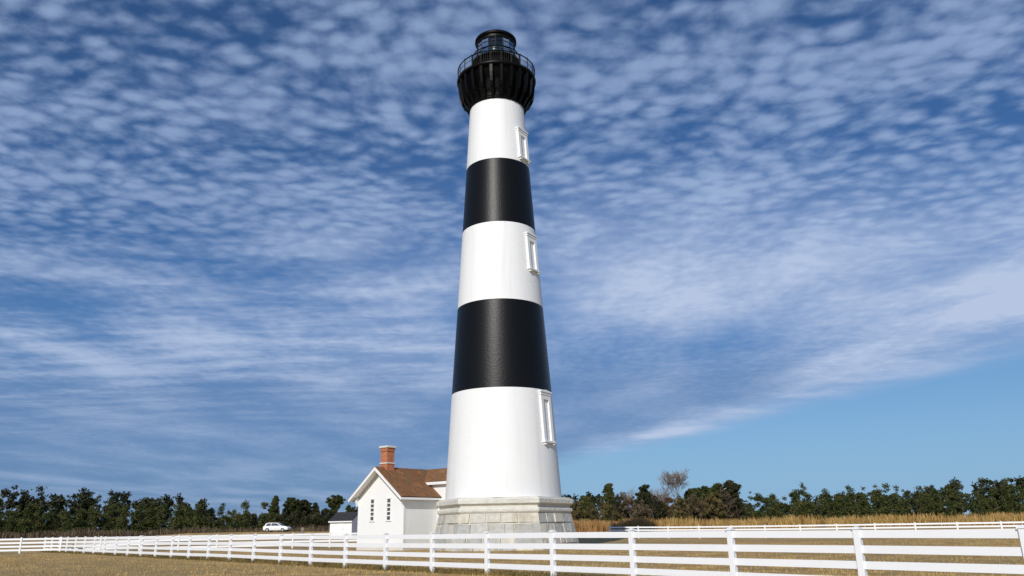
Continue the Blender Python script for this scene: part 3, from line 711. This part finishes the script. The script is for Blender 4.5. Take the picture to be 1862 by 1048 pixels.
def pine(px, D, ytop, wpx, label, m=None, low=.25, lean=0, flat=False, shape='cone'):
    t, h, wd = place('pine_tree', px, D, ytop, wpx, label, group='pines along the treeline'); SEED[0] += 1; rg = random.Random(SEED[0]); r0 = wd / 2
    tr = MB(); top = Vector((lean, 0, h*.95)); mid = Vector((lean*.25, 0, h*.5))
    tr.tube((0, 0, -.3), mid, .17, .12, 8); tr.tube(mid, top, .12, .03, 6)
    cs, rs, ns = [], [], []
    nw = 17
    for i in range(nw):
        f = i / (nw-1); z = h*(low + (1-low)*f*.97)
        if shape == 'round': rad = r0 * (math.sin(math.pi*(.12+.80*f)) ** .6) * rg.uniform(.6, 1.1)
        elif shape == 'umbrella': rad = r0 * (.28 + .72*sstep(.45, .8, f)) * (1 if f < .92 else .7) * rg.uniform(.6, 1.15)
        else: rad = r0 * (1.08-f)**.75 * rg.uniform(.65, 1.12)
        ax = (mid.lerp(top, max(0, (z-h*.5)/(h*.45))) if z > h*.5 else Vector((0, 0, 0)).lerp(mid, z/(h*.5)))
        k = 5 + int(rad*7.0)
        for j in range(k):
            a = rg.uniform(0, 2*math.pi); q = rad*rg.uniform(.1, 1.0); c = (ax.x+q*math.cos(a), q*math.sin(a), z + q*.12 + rg.uniform(-.2, .2))
            if rg.random() < .7: tr.tube((ax.x, ax.y, z-.15*q), c, .035, .012, 4)
            cr = rg.uniform(.18, .46)*(.75+.35*r0/2); cs.append(c); rs.append(cr); ns.append(int(120*cr*cr/.12))
    cs.append((lean, 0, h-.15)); rs.append(.28); ns.append(60)
    tr.build('trunk', M_bark, t); quads('crown', leaf_cloud(cs, rs, ns, .13, SEED[0], .7), m or M_pine, t)
def bush(px, D, ytop, wpx, label, m, cat='shrub', name='shrub', dens=1.0):
    t, h, wd = place(name, px, D, ytop-5, wpx*1.3, label, cat, 'scrub along the treeline'); SEED[0] += 1; rg = random.Random(SEED[0]); r0 = wd/2
    st = MB()
    for i in range(6): branch(st, Vector((rg.uniform(-.3, .3)*r0, rg.uniform(-.3, .3), -.1)), Vector((rg.gauss(0, .3), rg.gauss(0, .3), 1)).normalized(), h*.62, .05, 1, rg, .5, .1, 3, (1, 2))
    st.build('stem', M_bark, t)
    cs, rs, ns = [], [], []
    for i in range(int(62*dens + 30)):
        a = rg.uniform(0, 2*math.pi); q = r0*math.sqrt(rg.random()); zt = h*(1-.45*(q/r0)**2)
        z = rg.uniform(.02, 1)**.8*zt; c = (q*math.cos(a), q*math.sin(a)*.8, z)
        cr = rg.uniform(.16, .48); z = min(c[2], zt - cr*.8); cs.append((c[0], c[1], max(.2, z))); rs.append(cr); ns.append(int(85*cr*cr/.12))
    quads('crown', leaf_cloud(cs, rs, ns, .12, SEED[0], .85), m, t)
def bare(px, D, ytop, wpx, label, m, depth=4, r0=.16, k=(2, 3), trunk=.38, nl=5, spread=.5):
    t, h, wd = place('bare_tree', px, D, ytop, wpx, label, group='leafless trees along the treeline'); SEED[0] += 1; rg = random.Random(SEED[0])
    mb = MB(); mb.tube((0, 0, -.3), (.05, 0, h*trunk), r0, r0*.8, 8); mb.build('trunk', m, t)
    mb = MB()
    for i in range(nl):
        a = 2*math.pi*(i+rg.random()*.5)/nl; tilt = rg.uniform(.15, .75)*wd/h*1.3 if i else .05
        branch(mb, Vector((.05, 0, h*trunk*rg.uniform(.8, 1.0))), Vector((math.cos(a)*tilt, math.sin(a)*tilt, 1)).normalized(), h*(1-trunk)*rg.uniform(.6, .74), r0*.5, depth-1, rg, spread, .10, 3, k)
    # fit the crown to the height and width it has in the picture
    zs = sorted(p.z for p in mb.v); xs = sorted(abs(p.x) for p in mb.v); zt = zs[int(len(zs)*.998)]; xm = xs[int(len(xs)*.98)]
    kz = (h - h*trunk) / max(.5, zt - h*trunk); kx = min(1.6, (wd/2)/max(.4, xm))
    for p in mb.v:
        if p.z > h*trunk: p.z = h*trunk + (p.z-h*trunk)*kz
        p.x *= kx; p.y *= kx
    mb.build('crown', m, t)

# left of the house
pine(495, 165, 903, 34, 'dark pine with its crown at the left end of the treeline, over the white car', M_pine, .2)
pine(527, 170, 907, 36, 'pine with a rounded top, just right of the white car', M_pine, .3, 0, shape='round')
pine(551, 175, 911, 32, 'broad low pine midway between the white car and the shed', M_dark, .35, shape='round')
pine(570, 172, 916, 24, 'narrow pine, second to the left of the shed', M_dark, .3)
pine(601, 160, 903, 34, 'leaning umbrella pine with a flat dark crown, above the left end of the shed', M_pine, .35, .7, shape='umbrella')
pine(631, 180, 920, 20, 'small pointed pine top showing over the shed roof', M_pine, .3)
for px, yt, wp, lab, mm in ((508, 934, 44, 'black-green bush right behind the parked white car', M_dark), (540, 932, 46, 'dark evergreen bush left of the brownish scrub, behind the back fence', M_dark),
        (566, 935, 40, 'brownish leafless scrub in front of the narrow pine', M_brown), (588, 928, 36, 'dense dark bush against the left wall of the shed', M_dark), (612, 938, 30, 'dark bush showing over the left end of the shed roof', M_dark), (643, 936, 26, 'dark bush between the shed roof and the house', M_dark)):
    bush(px, 158 + (px % 7), yt, wp, lab, mm, dens=1.5)
# right of the lighthouse
bush(1050, 150, 911, 40, 'low green bush touching the right edge of the lighthouse base in view', M_olive, dens=1.3)
pine(1068, 158, 905, 26, 'small round topped pine nearest the lighthouse on its right', M_pine, .2, shape='round')
bush(1088, 150, 908, 44, 'olive bush between the small round pine and the tall dark pine', M_olive, dens=1.3)
pine(1109, 152, 881, 30, 'tall pine with a rounded dark crown, tallest of those right of the lighthouse', M_pine, .25, shape='round')
bush(1124, 149, 902, 30, 'dark bushy shoulder just right of the tall rounded pine', M_dark, dens=1.4)
bush(1108, 145, 918, 34, 'olive scrub at the foot of the tall rounded pine', M_olive, dens=1.3)
bare(1146, 156, 886, 34, 'thin grey leafless tree between the two dark pines', M_greybark, 4, .08, (2, 3), .3)
bush(1146, 148, 906, 36, 'brown twiggy scrub between the two dark pines', M_brown, dens=1.2)
pine(1174, 150, 883, 32, 'dark pointed pine right of the thin leafless tree', M_dark, .15, shape='round')
bush(1168, 144, 912, 34, 'purplish brown thicket at the foot of the dark pointed pine', M_brown, dens=1.3)
bush(1192, 146, 903, 34, 'very dark evergreen bush beside the pointed pine', M_dark, dens=1.8)
bare(1200, 152, 887, 40, 'pale brown leafless tree left of the big bare tree', M_greybark, 4, .09, (2, 4), .25, 6)
bush(1217, 147, 906, 40, 'rust coloured bush under the left limbs of the big bare tree', M_rust, dens=1.3)
bare(1233, 150, 852, 50, 'big leafless grey tree rising highest above the right treeline', M_greybark, 5, .18, (2, 3), .42, 6, .42)
bush(1240, 144, 910, 36, 'mixed olive scrub around the trunk of the big bare tree', M_olive, dens=1.3)
pine(1262, 154, 890, 46, 'green pine directly right of the big bare tree', M_pine, .1, shape='round')
bush(1266, 145, 899, 46, 'brown scrub in front of the pine right of the bare tree', M_brown, dens=1.4)
pine(1287, 156, 885, 48, 'second green pine right of the big bare tree', M_pine, .1, shape='round')
bush(1292, 145, 896, 44, 'olive brown bush with reddish twigs near the right end of the trees', M_olive, dens=1.4)
pine(1310, 154, 881, 48, 'third green pine right of the big bare tree', M_pine, .1, shape='round')
bush(1318, 146, 892, 44, 'dull brown scrub before the last green pines at right', M_brown, dens=1.4)
pine(1334, 150, 875, 50, 'tallest green pine, at the far right end of the treeline', M_dark, .1, shape='round')

# the woods that go on behind and to both sides, one mass
def woods():
    g = random.Random(77); cs, rs, ns = [], [], []
    for i in range(900):
        x = g.uniform(-170, 170) if i < 680 else g.choice((-1, 1))*g.uniform(160, 330); y = g.uniform(178, 205) - max(0, abs(x)-120)*.25
        h = 5.4 + 2.2*math.sin(x*.05+1) + g.uniform(-1.2, 2.2) + (2.2 if abs(x) > 72 else 0)
        if -6 < x < 32: h -= 1.0
        g0 = gz(x, y); cw = g.uniform(1.2, 2.4)
        for j in range(14):
            f = g.random(); q = cw*(1-f*.7)*g.random()
            a = g.uniform(0, 6.28); cs.append((x+q*math.cos(a), y+q*math.sin(a), g0 + .4 + f*(h-.6))); r_ = g.uniform(.5, 1.0); rs.append(r_); ns.append(int(26*r_*r_/.5))
    o = quads('distant_woods', leaf_cloud(cs, rs, ns, .34, 5, .8), M_dark); tag(o, 'continuous dark wood behind the single trees, all along the horizon', 'woods', kind='stuff')
woods()
# side thickets outside the photograph, same scrub line (kept as mass)
def thicket():
    g = random.Random(78); cs, rs, ns = [], [], []
    for sgn, x0, x1 in ((-1, 48, 150), (1, 46, 150)):
        for i in range(150):
            x = sgn*g.uniform(x0, x1); y = g.uniform(146, 172); h = g.uniform(3.2, 6.8) + (1.5 if sgn > 0 else 0); g0 = gz(x, y); cw = g.uniform(1.1, 2.2)
            for j in range(16):
                f = g.random(); q = cw*(1-f*.6)*g.random(); a = g.uniform(0, 6.28)
                cs.append((x+q*math.cos(a), y+q*math.sin(a), g0+.3+f*(h-.5))); r_ = g.uniform(.3, .75); rs.append(r_); ns.append(int(95*r_*r_/.3))
    o = quads('thicket', leaf_cloud(cs, rs, ns, .15, 6, .8), M_pine); tag(o, 'mixed pine and scrub thicket continuing the treeline beyond both ends', 'woods', kind='stuff')
thicket()

# ------------------------------------------------------------------ marsh grass and turf
def blades(name, n, fx, h0, h1, wd, m, seed, lean=.35, tall=.28):
    g = np.random.default_rng(seed); x, y = fx(g, n); n = len(x)
    z = np.array([gz(a, b) for a, b in zip(x, y)]); h = g.uniform(h0, h1, n) * (1 + tall*(np.sin(x*.9+np.sin(y*.7)*2)*.5 + np.sin(x*.31+y*.13)*.5)); a = g.uniform(0, 2*np.pi, n)
    dx, dy = np.cos(a)*wd, np.sin(a)*wd; lx, ly = g.normal(0, lean, n)*h*.5, g.normal(0, lean, n)*h*.5
    p = np.empty((n, 4, 3))
    p[:, 0] = np.stack([x-dx, y-dy, z-.02], 1); p[:, 1] = np.stack([x+dx, y+dy, z-.02], 1)
    p[:, 2] = np.stack([x+lx+dx*.3, y+ly+dy*.3, z+h], 1); p[:, 3] = np.stack([x+lx-dx*.3, y+ly-dy*.3, z+h], 1)
    return quads(name, p.reshape(-1, 3), m)
def reeds(g, n):
    y = g.uniform(133, 147, n); x = g.uniform(24, 118, n) + (y-130)*.2
    k = np.sin(x*.23)+np.sin(x*.61+y*.2)+g.normal(0, .6, n) > -1.1; return x[k], y[k]
tag(blades('marsh_grass', 26000, reeds, .9, 1.9, .05, M_reed, 21), 'tall golden dry marsh grass in front of the right trees', 'grass', kind='stuff')
def reeds2(g, n):
    y = g.uniform(134, 147, n); x = g.uniform(8, 25, n) + (y-130)*.1; return x, y
tag(blades('marsh_grass', 9000, reeds2, 1.0, 2.0, .05, M_reed2, 22), 'orange brown marsh grass just right of the lighthouse base', 'grass', kind='stuff')
def reeds3(g, n):
    y = g.uniform(142, 150, n); x = g.uniform(-110, 40, n); return x, y
tag(blades('undergrowth', 16000, reeds3, .6, 1.5, .06, M_brown, 23), 'brown undergrowth along the foot of the trees', 'undergrowth', kind='stuff')
def turf(g, n):
    y = 12 + 62*g.random(n)**1.0; x = (g.random(n)*2-1) * (y*.72 + 3)
    k = (np.sin(x*1.9+np.sin(y*1.3)*2)+np.sin(y*2.3+x*.7)+g.normal(0, .8, n)) > -.4; return x[k], y[k]
tag(blades('turf', 150000, turf, .03, .085, .012, M_turf, 24, .6), 'short dry winter grass covering the lawn', 'grass', kind='stuff')

def fringe(g, n):
    t = g.uniform(-3, 25, n); off = g.normal(0, .22, n); nx, ny = -step.y/step.length, step.x/step.length
    return pa[0] + step.x*t + nx*off, pa[1] + step.y*t + ny*off
M_fringe = foliage('fence_grass', [(.05, .045, .014), (.13, .10, .03), (.24, .17, .06), (.36, .26, .10)])  # blades darker and longer than the turf, in a strip along the front fence
tag(blades('fence_grass', 26000, fringe, .06, .20, .010, M_fringe, 25, .6), 'darker, longer grass along the foot of the front fence', 'grass', kind='stuff')
